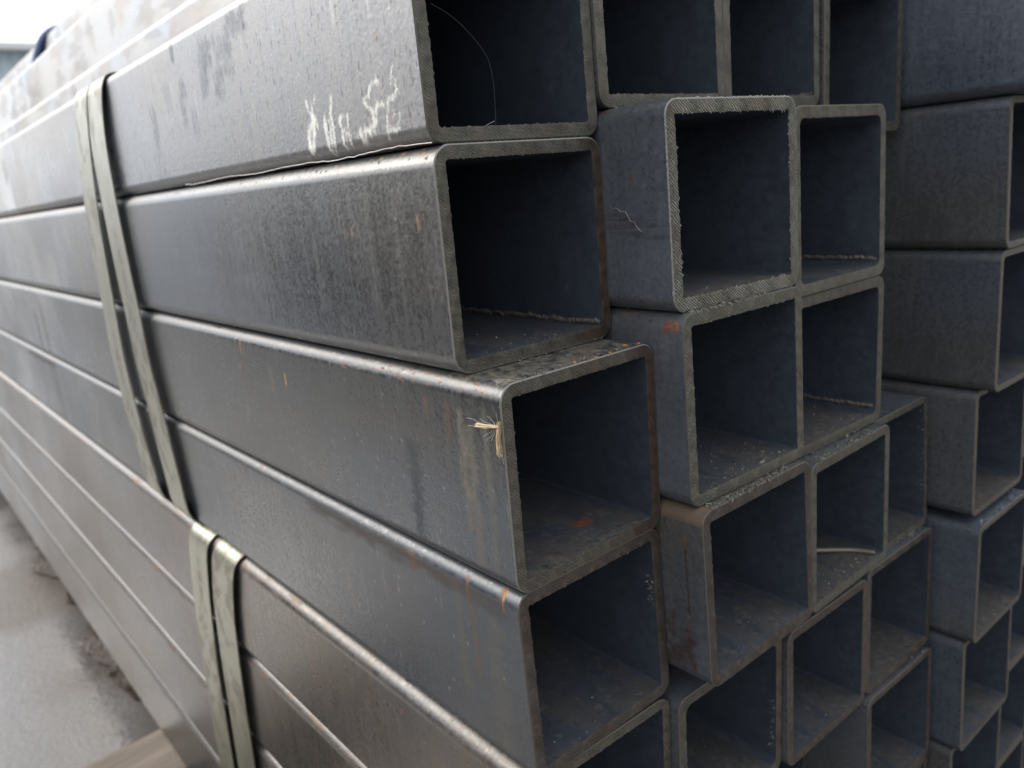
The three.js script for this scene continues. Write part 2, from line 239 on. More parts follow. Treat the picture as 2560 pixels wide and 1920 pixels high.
// ---------------------------------------------------------------- tube geometry
const NS = 84, NA = 9;
function profile(w, h, inset, radius) {                          // points with outward normals, from the foot of the left face upwards (x right, y up, centre at 0)
  const pts = [], x = w / 2 - inset, y = h / 2 - inset, r = radius;
  const seg = (ax, ay, bx, by, nx, ny) => { for (let i = 0; i < NS; i++) pts.push([mix(ax, bx, i / NS), mix(ay, by, i / NS), nx, ny, 0]); };
  const arc = (cx, cy, a0) => { for (let i = 0; i < NA; i++) { const a = a0 - Math.PI / 2 * i / NA; pts.push([cx + r * Math.cos(a), cy + r * Math.sin(a), Math.cos(a), Math.sin(a), 1]); } };
  seg(-x, -y + r, -x, y - r, -1, 0); arc(-x + r, y - r, Math.PI);
  seg(-x + r, y, x - r, y, 0, 1); arc(x - r, y - r, Math.PI / 2);
  seg(x, y - r, x, -y + r, 1, 0); arc(x - r, -y + r, 0);
  seg(x - r, -y, -x + r, -y, 0, -1); arc(-x + r, -y + r, -Math.PI / 2);
  return pts;
}
function strips(rings, uvs, normals, { flip = false, groups } = {}) {    // rings of equal length joined into a skin; first point repeated for the seam
  const n = rings[0].length, pos = [], uv = [], nor = [], idx = [];
  rings.forEach((r, k) => { for (let i = 0; i <= n; i++) { const p = r[i % n]; pos.push(p[0], p[1], p[2]); const q = normals ? normals[k][i % n] : null; if (q) nor.push(q[0], q[1], q[2]); const t = uvs[k](i, p); uv.push(t[0], t[1]); } });
  const g = new THREE.BufferGeometry();
  for (let k = 0; k + 1 < rings.length; k++) { const start = idx.length; for (let i = 0; i < n; i++) { const a = k * (n + 1) + i, b = a + 1, c = a + n + 1, d = c + 1; flip ? idx.push(a, b, c, b, d, c) : idx.push(a, c, b, b, c, d); } if (groups) g.addGroup(start, idx.length - start, groups[k]); }
  g.setAttribute('position', new THREE.Float32BufferAttribute(pos, 3)); g.setAttribute('uv', new THREE.Float32BufferAttribute(uv, 2)); g.setIndex(idx);
  if (normals) g.setAttribute('normal', new THREE.Float32BufferAttribute(nor, 3)); else g.computeVertexNormals();
  return g;
}
const LEN = 6;
let tubeSeed = 1;
// o: x0 x1 y0 y1 z a b (slant of the cut), shell/own material, ownLen, bore, cut, rag (mm), extras
function tube(o) {
  const { x0, x1, y0, y1, z, a = 0, b = 0, label, group } = o, w = x1 - x0, h = y1 - y0, r = rng(4000 + 17 * tubeSeed++), len = o.len ?? LEN, wall = o.wall ?? T;
  const g = new THREE.Group(); g.name = numbered('square_tube'); g.position.set((x0 + x1) / 2, y0, z); scene.add(g);
  tag(g, label, 'steel tube', group);
  const yc = h / 2, front = (p, dz = 0) => [p[0], p[1] + yc, a * p[0] + b * p[1] + dz];
  const back = (p, zz) => [p[0], p[1] + yc, zz];
  const ro = o.ro ?? RO, outer = profile(w, h, 0, ro), bevel = profile(w, h, 0.0006, ro - 0.0006), inner = profile(w, h, wall, o.ri ?? RI), n = outer.length, rag = (o.rag ?? 0.25) * (o.teeth ? 1.1 : .8) / 1000;
  let s = 0; const vAt = outer.map((p, i) => { const q = outer[(i + 1) % n], v = s; s += Math.hypot(q[0] - p[0], q[1] - p[1]); return v; }); vAt.push(s); const V = i => vAt[i] / s;
  const off = o.own ? 0 : r(), offV = o.own ? 0 : Math.floor(r() * 4) / 4;
  // shell
  const uvShell = sc => (zz => (i, p) => [(off + (-zz) / sc), V(i) + offV]);
  const L1 = o.own ? (o.ownLen ?? 1) : 1, nrm = outer.map(p => [p[2], p[3], 0]);
  const rows = [[front, -0.0005, 0], [null, -L1, 0], [null, -L1, 1], [null, -len, 1]];
  const f1 = uvShell(L1), f2 = uvShell(1);
  const shellG = strips([outer.map(p => front(p, -0.0006)), outer.map(p => back(p, -L1)), outer.map(p => back(p, -L1)), outer.map(p => back(p, -len))],
    [f1(0), (i, p) => [off + 0.9995, V(i) + offV], f2(0), f2(-(-len + L1) * -1)], [nrm, nrm, nrm, nrm], { flip: true, groups: [0, 0, 1] });
  part('shell', shellG, [o.own ?? o.shell ?? SHELL[0], o.rest ?? (o.own && !o.ownLen ? o.own : SHELL[tubeSeed % 2])], g);
  // ragged inner edge
  const ph0 = r() * 6.3;
  const tooth = inner.map((p, i) => { const q = p[4] ? 0.3 : 1, saw = o.teeth ? ((p[0] + p[1]) / 0.00184 % 1 + 1) % 1 : r(); const nick = Math.pow(r(), 9) * 3; return rag * q * (0.6 * saw * (.4 + .6 * Math.abs(Math.sin(i * .23 + ph0))) + 0.5 * r() + nick + 0.5 * (0.5 + 0.5 * Math.sin(i * 0.31 + ph0) * Math.sin(i * 0.117 + 2 * ph0))); });
  const edge = inner.map((p, i) => [p[0] + p[2] * -tooth[i], p[1] + p[3] * -tooth[i], ...p.slice(2)]);
  const lip = outer.map((p, i) => { const k = rag * (0.7 * Math.pow(r(), 3) + 1.2 * Math.pow(r(), 14)); return [p[0] + p[2] * k, p[1] + p[3] * k, ...p.slice(2)]; });
  const mid = t => inner.map((p, i) => [mix(bevel[i][0], p[0], t), mix(bevel[i][1], p[1], t), 0, 0]);
  const ou = r(), ov = r(), uvCut = (i, p) => [p[0] / 0.0184 + ou, p[1] / 0.0184 + ov];
  const faceG = strips([bevel.map(p => front(p, 0)), mid(.4).map(p => front(p, (r() - .5) * 0.00012)), mid(.85).map(p => front(p, 0)), edge.map(p => front(p, -0.0001 - 0.0002 * r()))], [uvCut, uvCut, uvCut, uvCut], null, { flip: false });
  { // brown film left on some of the cuts
    const P = faceG.attributes.position, col = [], ph = r() * 6.3; for (let i = 0; i < P.count; i++) { const x = P.getX(i) / w, y = (P.getY(i) - yc) / h, nz = .5 + .5 * Math.sin(x * 9 + ph) * Math.sin(y * 11 + 2 * ph);
      const k = clamp((o.stain ? sstep(.28, .46, x + .06 * nz) + .6 * sstep(.3, .5, -y) * sstep(-.2, .5, x) : 0) + .45 * sstep(.55, .95, nz)); col.push(mix(1, .8, k), mix(1, .6, k), mix(1, .56, k)); }
    faceG.setAttribute('color', new THREE.Float32BufferAttribute(col, 3)); }
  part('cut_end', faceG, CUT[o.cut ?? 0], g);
  part('edge_burr', strips([outer.map(p => front(p, -0.0006)), lip.map(p => front(p, -0.0003)), bevel.map(p => front(p, 0))], [uvCut, uvCut, uvCut], null, { flip: false }), o.bright ? mBurr : mLip, g);
  // bore
  const inn = inner.map(p => [-p[2], -p[3], 0]), ob = o.bore === 1 ? 0 : r() * 0.1;
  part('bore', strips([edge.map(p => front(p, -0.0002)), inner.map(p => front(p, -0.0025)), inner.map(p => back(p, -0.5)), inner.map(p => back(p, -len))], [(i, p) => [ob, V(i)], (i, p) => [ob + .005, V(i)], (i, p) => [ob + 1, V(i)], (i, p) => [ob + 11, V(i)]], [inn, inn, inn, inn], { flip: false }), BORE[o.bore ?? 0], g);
  // weld bead along the bottom right inner corner
  if (o.bead) { const pts = []; for (let k = 0; k <= 90; k++) { const zz = -0.0015 - 0.004 * k; pts.push(new THREE.Vector3(w / 2 - wall - 0.0003 + 0.0007 * r(), wall + o.bead + 0.0012 * (r() - .5), zz)); }
    const tg = new THREE.TubeGeometry(new THREE.CatmullRomCurve3(pts), 420, 0.0013, 7); const P = tg.attributes.position; for (let i = 0; i < P.count; i++) { P.setY(i, P.getY(i) + 0.0011 * (r() - .5)); P.setX(i, P.getX(i) + 0.0008 * (r() - .5)); } tg.computeVertexNormals(); part('weld_bead', tg, mBead, g); }
  // shavings left along an edge: [side, from, to, count, size mm]
  for (const [side, t0, t1, cnt, sz, mat] of o.chips ?? []) {
    const list = [];
    for (let k = 0; k < cnt * (side === 'floor' ? 3 : 4); k++) {
      const t = mix(t0, t1, clamp(Math.floor(r() * 5 + (cnt % 3) * .3) / 5 + .2 * Math.pow(r(), 1.3) + .04 * r())), L = sz * (side === 'floor' ? .5 : .6) * (0.35 + 1.3 * Math.pow(r(), 4)) / 1000, gg = new THREE.TetrahedronGeometry(L, r() < .4 ? 1 : 0);
      gg.scale(1.6 * (0.4 + r()), 0.35 + 0.4 * r(), 0.5 + 0.8 * r()); gg.rotateZ(r() * 6.3); gg.rotateX(r() * 6.3);
      const x = -w / 2 + RO + t * (w - 2 * RO);
      if (side === 'top') gg.translate(x, h + 0.0002, a * x + b * h / 2 - 0.006 * Math.pow(r(), 1.5)); else if (side === 'floor') gg.translate(x, wall + L * .25, a * x - b * h / 2 - 0.002 - (o.deep ?? 0.06) * r() * r());
      else if (side === 'foot') gg.translate(x, 0.0009 * r(), a * x - b * h / 2 + 0.0002); else gg.translate(w / 2 - wall - 0.0003, wall + t * (h - 2 * wall), a * w / 2 + b * (t - .5) * h - 0.001 - 0.004 * r());
      list.push(gg);
    }
    for (const q of list) { q.deleteAttribute('uv'); q.computeVertexNormals(); }
    part('shaving', mergeGeometries(list), mat ?? mChip, g).userData.kind = 'stuff';
  }
  return g;
}

// ---------------------------------------------------------------- the pile
const UP = 'tubes of the strapped upper bundle', LO = 'tubes of the strapped lower bundle', RT = 'tubes of the bundle behind the right side';
const [A, B, C, D, E, F, G, H] = [0.0005, -0.0994, -0.198, -0.2955, -0.397, -0.5, -0.604, -0.712];
const gap = 0.0004;
// outer column, top to bottom
tube({ x0: -.0005, x1: .0993, y0: A + gap, y1: .0965, z: .0137, a: .011, b: -.012, own: mHand, rest: mPale, cut: 0, rag: .35, label: 'square tube with white handwriting on its pale spotted side', group: UP });
tube({ x0: -.0008, ro: .0094, x1: .0993, y0: B + gap, y1: A, z: .0157, a: -.006, b: .001, own: mPlain, bright: true, stain: true, cut: 0, rag: .2, bead: .0018, chips: [['floor', .02, .7, 50, .7], ['foot', .3, 1, 14, .7]], label: 'square tube directly under the one with white handwriting, weld bead inside', group: UP });
tube({ ro: .0086, x0: 0, x1: .1, y0: C + gap, y1: B, z: .0434, a: -.021, b: .006, own: mTwine, bright: true, stain: true, cut: 4, rag: .25, bore: 1, chips: [['top', 0, .9, 70, .7], ['top', .3, 1, 14, 1, new THREE.MeshStandardMaterial({ color: new THREE.Color(.5, .24, .06), roughness: .9 })], ['floor', .05, .9, 40, .6]], label: 'square tube with a frayed twine tuft on its cut edge', group: UP });
tube({ x0: 0, x1: .0995, y0: D + gap, y1: C, z: .0431, a: -.025, b: -.029, own: mLow, cut: 3, rag: .3, chips: [['floor', .05, 1, 60, .7], ['side', .55, .75, 18, 1.1]], label: 'square tube under the twine one, rust drip below its upper front corner', group: UP });
tube({ ro: .0105, x0: -.0025, x1: .0985, y0: E + gap, y1: D - .001, z: .0423, a: .008, b: .025, own: mFoot, cut: 4, label: 'square tube over whose upper edge the two lower straps bend', group: LO });
tube({ x0: -.001, x1: .099, y0: F + gap, y1: E, z: .045, ro: .0095, own: mFoot, cut: 3, label: 'second long tube down in the lower strapped bundle, open left side', group: LO });
tube({ x0: -.001, x1: .099, y0: G + gap, y1: F, z: .045, own: mFoot, cut: 3, label: 'third long tube down in the lower strapped bundle, above the lowest', group: LO });
tube({ x0: -.001, x1: .099, y0: H, y1: G, z: .045, own: mFoot, cut: 3, label: 'lowest long tube, resting on the timber bearer above the wet ground', group: LO });
// second column
tube({ x0: .0997, x1: .1995, y0: .0133, y1: .1095, z: .016, b: -.016, cut: 1, rag: .3, teeth: true, chips: [['foot', 0, 1, 40, .7]], label: 'top-row tube just right of the tube with white handwriting', group: UP });
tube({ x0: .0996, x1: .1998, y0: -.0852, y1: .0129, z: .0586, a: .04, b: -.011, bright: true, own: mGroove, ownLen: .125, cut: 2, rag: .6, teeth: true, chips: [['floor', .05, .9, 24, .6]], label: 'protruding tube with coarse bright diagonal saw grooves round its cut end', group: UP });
tube({ x0: .1004, x1: .2012, y0: -.1845, y1: -.0856, z: .0621, a: .012, b: -.014, own: mRed, ownLen: .125, cut: 1, rag: .4, chips: [['top', 0, .75, 90, 1.25, mGrit], ['floor', .1, 1, 60, .9], ['floor', .2, .9, 14, 2.4, mBead]], label: 'tube with a red and orange rust blot on its upper left corner', group: UP });
tube({ x0: .1002, x1: .2014, y0: -.2835, y1: -.1849, z: .0691, a: -.014, b: -.028, own: mBrown, ownLen: .125, cut: 3, rag: .25, chips: [['top', 0, .85, 120, 1.3, mGrit], ['floor', .1, 1, 90, .6]], label: 'tube with a reddish brown stain low on its short side face', group: UP });
tube({ x0: .0989, x1: .1988, y0: -.401, y1: -.3005, z: .0486, a: .008, b: .016, cut: 4, ri: .006, chips: [['side', .1, .6, 30, .9], ['floor', .3, 1, 30, .8]], label: 'tube with rounded corners below the one stained reddish brown, under a dark gap', group: LO });
tube({ x0: .0994, x1: .1994, y0: -.5015, y1: -.4014, z: .045, cut: 3, label: 'tube at the lower edge, beneath the rounded tube under the dark gap', group: LO });
// third column
tube({ x0: .2, x1: .2998, y0: .0121, y1: .1085, z: .0155, a: -.009, b: -.007, cut: 1, rag: .25, bead: .001, label: 'second top-row tube right of the handwriting tube, above the coarse-grooved end', group: UP });
tube({ x0: .2003, x1: .3006, y0: -.0935, y1: .0082, z: .0584, b: -.009, cut: 1, rag: .3, bead: .0045, ri: .005, label: 'tube right of the coarse-grooved end, weld bead along its floor corner', group: UP });
tube({ x0: .2018, x1: .3021, y0: -.1895, y1: -.0941, z: .0572, a: .015, b: .007, cut: 0, rag: .25, bead: .004, ri: .005, chips: [['top', .05, .95, 50, 1.1, mGrit], ['floor', .2, 1, 80, .7], ['foot', .1, .8, 30, .9]], label: 'tube right of the red-blotted one, weld bead inside, dark gritty floor', group: UP });
tube({ x0: .2019, x1: .3023, y0: -.2861, y1: -.1901, z: .0658, a: -.032, b: -.003, cut: 0, chips: [['top', .02, .8, 70, 1.3, mGrit], ['floor', .2, .9, 60, 1.2]], label: 'tube with a curled loose weld strip lying inside it', group: UP });
tube({ x0: .1998, x1: .2995, y0: -.402, y1: -.3037, z: .0525, b: .004, cut: 3, chips: [['floor', .1, 1, 40, .7]], label: 'tube below the one holding the curled weld strip, ochre floor', group: LO });
tube({ x0: .1998, x1: .2996, y0: -.5025, y1: -.4025, z: .006, cut: 3, label: 'recessed dark tube at the lower edge, under the ochre-floored tube', group: LO });
tube({ x0: .1998, x1: .2996, y0: -.603, y1: -.503, z: .05, cut: 3, label: 'tube under the recessed dark tube at the lower edge', group: LO });
// fourth column
tube({ x0: .3014, x1: .4015, y0: -.0059, y1: .0941, z: .0179, a: .01, b: .002, cut: 0, label: 'third top-row tube right of the handwriting tube, beside a protruding blank side', group: UP });
tube({ x0: .3014, x1: .4015, y0: -.1015, y1: -.0063, z: .0, cut: 0, label: 'deeply recessed tube hidden beneath the last top-row opening', group: UP });
tube({ x0: .3024, x1: .4015, y0: -.1975, y1: -.102, z: .0, cut: 0, label: 'deeply recessed tube hidden behind the gritty-floored tube', group: UP });
tube({ x0: .3026, x1: .4018, y0: -.3001, y1: -.198, z: .0458, a: -.008, b: -.026, cut: 0, wall: .005, chips: [['side', 0, 1, 40, .8], ['foot', .1, 1, 24, 1.4, mGrit]], label: 'narrow-looking recessed tube right of the curled weld strip tube', group: UP });
tube({ x0: .301, x1: .4008, y0: -.4008, y1: -.3008, z: .0519, a: .003, cut: 3, wall: .0055, chips: [['floor', .1, 1, 50, .7]], label: 'tube with littered floor under the narrow-looking recessed tube', group: LO });
tube({ x0: .3003, x1: .4005, y0: -.5029, y1: -.4034, z: .0548, a: .013, b: -.006, cut: 3, wall: .0055, chips: [['top', .6, 1, 10, .8, mBead], ['floor', .1, 1, 40, .7]], label: 'tube with a rusty upper right corner, under the littered-floor tube', group: LO });
tube({ x0: .3003, x1: .4005, y0: -.6035, y1: -.5035, z: .0548, cut: 3, label: 'tube at the lower edge under the one with rusty upper corner', group: LO });
// next bundle
const right = (y0, y1, z, a, b, label, more = {}) => tube({ x0: .4101, x1: .5101, y0, y1, z, a, b, cut: 4, wall: .0045, ri: .004, label, group: RT, ...more });
right(.0095, .107, .14, 0, 0, 'protruding tube in the upper right corner showing only its blank dark side');
right(-.0915, .0088, .0872, -.002, -.022, 'protruding tube with dull smear on side, under the blank dark-sided tube');
right(-.1937, -.0925, .0864, .005, -.002, 'second tube down below the blank dark-sided corner tube', { chips: [['floor', 0, 1, 50, .8]] });
right(-.2926, -.194, .0747, -.008, -.011, 'third tube down below the blank dark-sided corner tube, set back', { chips: [['floor', 0, 1, 40, .7]] });
right(-.3981, -.2989, .0808, -.013, .002, 'tube with white shavings along its upper front edge', { chips: [['top', 0, .9, 45, .9, new THREE.MeshStandardMaterial({ color: new THREE.Color(.4, .41, .44), roughness: .4 })], ['floor', 0, 1, 60, .8]] });
right(-.4993, -.3985, .0748, -.006, -.011, 'tube next below the one with white shavings on its edge');
right(-.6073, -.4997, .0699, .02, -.005, 'second tube below the one with white shavings on its edge');
const far = (y0, y1, z, label) => tube({ x0: .5106, x1: .6106, y0, y1, z, cut: 4, wall: .0045, ri: .004, label, group: RT });
far(-.2936, -.194, .05, 'tube at the right border, beside the set-back third one');
far(-.396, -.296, .05, 'tube at the right border, beside the one with white shavings');
far(-.4965, -.3965, .06, 'tube at the right border, one below the white shavings row');
far(-.5975, -.4975, .06, 'tube near the lower right corner of the pile');
right(-.71, -.6085, .07, 0, 0, 'lowest tube seen at the right, near the bottom border');
far(-.699, -.5985, .06, 'lowest tube at the lower right corner of the pile');
tube({ x0: .6112, x1: .7112, y0: -.699, y1: -.5985, z: .05, cut: 4, wall: .0045, label: 'tube farthest into the lower right corner, bottom row seen', group: RT });
tube({ x0: .6112, x1: .7112, y0: -.5975, y1: -.4975, z: .05, cut: 4, wall: .0045, label: 'tube at the right border, farthest back in the lower right corner', group: RT });
// loose tubes on top
const TOPG = 'pale tubes lying on the pile';
tube({ x0: .132, x1: .232, y0: .112, y1: .195, z: .02, own: mPale, rest: mPale, label: 'pale dusty tube lying on top of the strapped bundle', group: TOPG });
tube({ x0: .1715, x1: .2715, y0: .1955, y1: .294, z: .02, own: mPale, rest: mPale, label: 'rust-spotted pale tube, second up on the strapped bundle', group: TOPG });
tube({ x0: .262, x1: .362, y0: .2945, y1: .394, z: .02, own: mPale, rest: mPale, label: 'uppermost pale tube with the dark blue sling around it', group: TOPG });

// ---------------------------------------------------------------- steel straps
const strapMat = (() => {
  const W = 128, H = 1024, rgb = new Float32Array(W * H * 3), rough = new Float32Array(W * H), bump = new Float32Array(W * H);
  const a = fbm(W, H, [[2, 9, 1], [4, 24, .8], [9, 70, .5]], 1201), s = fbm(W, H, [[30, 6, 1], [64, 14, 1]], 1202), f = fbm(W, H, [[64, 512, 1]], 1203);
  for (let i = 0; i < W * H; i++) { const q = .62 + .5 * a[i] + .5 * (s[i] - .5) + .3 * (f[i] - .5), m = sstep(.46, .3, a[i]) * .5; rgb[i * 3] = mix(.27 * q, .14, m); rgb[i * 3 + 1] = mix(.268 * q, .122, m); rgb[i * 3 + 2] = mix(.212 * q, .092, m); rough[i] = .42 + .25 * (s[i] - .5) + .2 * m; bump[i] = s[i]; }
  return new THREE.MeshStandardMaterial({ map: colorTex(W, H, rgb), roughnessMap: grayTex(W, H, rough), bumpMap: grayTex(W, H, bump), bumpScale: 0.0003, metalness: .6, roughness: .9 });
})();
function strap(path, width, label, group, seed) {      // path: [x, y, z] along the middle of the outer face
  const curve = new THREE.CatmullRomCurve3(path.map(p => new THREE.Vector3(...p)), false, 'centripetal'), N = 220, th = 0.0014, pos = [], uv = [], idx = [], r = rng(seed);
  let v = seed * .13; let last = null; const q = [];
  for (let i = 0; i <= N; i++) {
    const t = i / N, p = curve.getPoint(t), d = curve.getTangent(t), n = new THREE.Vector3(-d.y, d.x, 0).normalize(); if (n.x > 0 && i < 3) { }
    if (last) v += p.distanceTo(last) / 0.4; last = p;
    const wob = 0, ring = [];
    for (const [s, k] of [[-1, 0.25], [-0.92, 0], [0.92, 0], [1, 0.25], [1, 1], [-1, 1]]) { const c = p.clone().addScaledVector(n, -th * k).add(new THREE.Vector3(0, 0, s * width / 2 + wob)); ring.push(c); }
    q.push([ring, v]);
  }
  const U = [0, .04, .96, 1, 1, 0];
  for (const [ring, vv] of q) ring.forEach((c, k) => { pos.push(c.x, c.y, c.z); uv.push(U[k], vv); });
  for (let i = 0; i < N; i++) for (let k = 0; k < 6; k++) { const a = i * 6 + k, b = i * 6 + (k + 1) % 6; idx.push(a, b, a + 6, b, b + 6, a + 6); }
  let g = new THREE.BufferGeometry(); g.setAttribute('position', new THREE.Float32BufferAttribute(pos, 3)); g.setAttribute('uv', new THREE.Float32BufferAttribute(uv, 2)); g.setIndex(idx);
  g = g.toNonIndexed(); g.computeVertexNormals();
  return tag(mesh('steel_strap', g, strapMat, scene), label, 'strap', group);
}
// upper straps come over the top edge, stand a few millimetres off the face and run behind the lower bundle's top
const X = -0.0048;
const over = z => [[.12, .0981, z], [.03, .0981, z], [.0075, .0979, z], [.0012, .0955, z], [-.0022, .0895, z], [-.0034, .082, z - .003]];
const under = z => [[.06, -.2955, z], [.012, -.295, z], [.0062, -.2955, z], [.0005, -.298, z - .001], [-.0034, -.3025, z - .002], [-.0052, -.309, z - .005]];
strap([...over(-.516), [X, .05, -.531], [X, 0, -.549], [X, -.05, -.559], [X, -.0995, -.564], [X, -.15, -.569], [X, -.198, -.562], [X, -.25, -.546], [-.003, -.2875, -.532], [.003, -.2945, -.53]], .047, 'dull steel strap farther from the cut ends, around the upper bundle', 'straps of the upper bundle', 3);
strap([...over(-.464), [X, .05, -.477], [X, 0, -.483], [X, -.05, -.484], [X, -.0995, -.481], [X, -.15, -.479], [X, -.198, -.468], [X, -.25, -.459], [-.003, -.2875, -.452], [.003, -.2945, -.45]], .047, 'dull steel strap nearer the cut ends, around the upper bundle', 'straps of the upper bundle', 5);
strap([...under(-.411), [-.0058, -.35, -.431], [-.0056, -.397, -.444], [-.0056, -.45, -.455], [-.0052, -.5, -.462], [-.0048, -.6, -.473], [-.0042, -.7, -.48], [-.003, -.713, -.48], [.03, -.7142, -.48]], .047, 'dull steel strap bent over the lower bundle, farther from the ends', 'straps of the lower bundle', 8);
strap([...under(-.349), [-.0058, -.35, -.371], [-.0056, -.397, -.382], [-.0056, -.45, -.39], [-.0052, -.5, -.397], [-.0048, -.6, -.41], [-.0042, -.7, -.42], [-.003, -.713, -.42], [.03, -.7142, -.42]], .049, 'dull steel strap bent over the lower bundle, nearer the ends', 'straps of the lower bundle', 11);

// ---------------------------------------------------------------- sling around the uppermost tube
{
  const pts = [], cx = .312, cy = .3445;
  for (let i = 0; i <= 40; i++) { const a = i / 40 * Math.PI * 2, ex = .055, ey = .058; const c = Math.cos(a), s = Math.sin(a), k = Math.pow(Math.pow(Math.abs(c), 5) + Math.pow(Math.abs(s), 5), -1 / 5); pts.push(new THREE.Vector3(cx + ex * k * c, cy + ey * k * s, -2.0 + .05 * Math.sin(a))); }
  const c = new THREE.CatmullRomCurve3(pts, true), g = new THREE.TubeGeometry(c, 120, .008, 8, true); g.translate(-cx, -cy, 2); g.scale(1, 1, 1);
  const P = g.attributes.position; for (let i = 0; i < P.count; i++) P.setZ(i, P.getZ(i) * 4.5); g.computeVertexNormals();
  const m = mesh('lifting_sling', g, new THREE.MeshStandardMaterial({ color: new THREE.Color(.06, .1, .22), roughness: .8 }), scene); m.position.set(cx, cy, -2.0); tag(m, 'dark blue lifting sling looped around the uppermost pale tube', 'sling');
}

// ---------------------------------------------------------------- small things caught on the steel
function hairGeo(pts, rad, seg = 24) { const tg = new THREE.TubeGeometry(new THREE.CatmullRomCurve3(pts.map(p => new THREE.Vector3(...p))), seg, rad, 5); return tg; }
const mHair = new THREE.MeshStandardMaterial({ color: new THREE.Color(.36, .34, .29), roughness: .6 });
const mHairDark = new THREE.MeshStandardMaterial({ color: new THREE.Color(.09, .09, .085), roughness: .6 });
tag(mesh('hair_strand', hairGeo([[.0985, -.0342, .0233], [.0983, -.0349, .0258], [.0982, -.0362, .0275], [.0983, -.0362, .0302], [.0983, -.0383, .0318], [.0983, -.0408, .0335], [.0983, -.0412, .0358], [.0983, -.0432, .0368], [.0984, -.0449, .0385], [.0985, -.046, .0401]], .00016), mHair, scene), 'thin curly white hair on the side of the coarse-grooved tube', 'fibre');
tag(mesh('hair_strand', hairGeo([[.0318, .0641, -.02], [.043, .0591, -.02], [.0552, .0496, -.02], [.0621, .041, -.02], [.064, .0321, -.02], [.0642, .0245, -.02], [.064, .0085, -.021]], .00013, 50), mHairDark, scene), 'long pale hair arching inside the tube with white handwriting', 'fibre');
tag(mesh('hair_strand', hairGeo([[.0302, .0062, .011], [.0320, .0068, .01], [.0336, .0078, .01], [.0385, .0095, .01]], .00014), mHair, scene), 'short hair standing on the lower lip of the handwriting tube', 'fibre');
{
  const r = rng(77), pts = []; for (let i = 0; i <= 60; i++) { const t = i / 60, zz = mix(-.3, .0125, t); pts.push([.0022 + .0006 * (r() - .5), .0016 - .0006 * Math.sin(t * 19) * (.4 + r()) + .0004 * (r() - .5), zz]); }
  tag(mesh('plastic_thread', hairGeo(pts, .00032, 180), new THREE.MeshStandardMaterial({ color: new THREE.Color(.55, .52, .5), roughness: .5 }), scene), 'thin wavy white thread lying in the seam under the handwriting tube', 'thread');
}
{ // twine tuft
  const g = new THREE.Group(); g.name = 'twine_tuft'; g.position.set(-.0015, -.117, .0445); scene.add(g); tag(g, 'frayed beige twine tuft stuck on a tube\u2019s cut edge', 'twine');
  const r = rng(88), mTw = new THREE.MeshStandardMaterial({ color: new THREE.Color(.5, .4, .25), roughness: .9 }), mTw2 = new THREE.MeshStandardMaterial({ color: new THREE.Color(.34, .22, .11), roughness: .9 });
  const bunch = (n, from, to, spread, rad) => { const l = []; for (let i = 0; i < n; i++) { const o = () => (r() - .5) * spread, p = [], k = [o() * .4, o(), o()]; for (let j = 0; j <= 5; j++) { const t = j / 5, s = Math.sin(t * Math.PI); p.push([mix(from[0], to[0], t) + k[0] * .5 - .0007 * s - .0005 * r(), mix(from[1], to[1], t) + k[1] * (.35 + .65 * t) + .0006 * (r() - .5), mix(from[2], to[2], t) + k[2] * (.35 + .65 * t) + .0006 * (r() - .5)]); } l.push(hairGeo(p, rad * (.7 + .6 * r()), 14)); } return mergeGeometries(l); };
  part('strand', bunch(15, [-.0008, .0008, .0012], [-.0025, -.0003, -.0125], .0022, .00026), mTw, g);
  part('strand', bunch(15, [-.0006, .0012, .0006], [-.0012, -.0115, .0003], .0024, .00026), mTw, g);
  part('strand', bunch(9, [-.0003, .003, .001], [-.0012, -.010, .0008], .0024, .00024), mTw2, g);
  const stray = []; for (const [x, y, z] of [[-.004, .006, -.001], [-.003, .0035, -.009], [-.003, -.0015, -.0185], [-.003, .002, -.019], [-.002, -.0065, -.0075], [-.002, -.006, -.004], [-.0025, -.005, -.009], [-.001, -.0155, .0018], [-.001, -.0142, -.0005], [-.0015, .007, .0008], [-.002, .005, -.005]]) stray.push(hairGeo([[-.001, .001 * r(), -.002 * r()], [x * .6, y * .5 + .001 * (r() - .5), z * .5 + .0012 * (r() - .5)], [x * .9, y * .8 + .001 * (r() - .5), z * .8], [x, y, z]], .0001, 14));
  part('stray_fibre', mergeGeometries(stray), mHair, g);
}
{ // curled strip of weld flash
  const g = hairGeo([[.2215, -.2725, .012], [.243, -.2735, .02], [.266, -.277, .034], [.2835, -.2785, .05], [.2885, -.2782, .0625]], .0017, 60);
  tag(mesh('weld_strip', g, mBead, scene), 'curled grey weld strip lying loose inside a tube', 'metal strip');
}

// ---------------------------------------------------------------- unseen low wall added at the left to darken reflections in the long sides
{
  const g = new THREE.BoxGeometry(.22, 1.05, 11, 2, 6, 40), P = g.attributes.position, r = rng(9); for (let i = 0; i < P.count; i++) P.setX(i, P.getX(i) + .01 * (r() - .5)); g.computeVertexNormals();
  const m = mesh('added_yard_wall', g, new THREE.MeshStandardMaterial({ color: new THREE.Color(.15, .135, .12), roughness: .9 }), scene); m.position.set(-2.6, -.806 + .52, -3.2); m.userData.kind = 'structure'; m.userData.label = 'unseen low wall added to darken reflections in the tube sides';
}

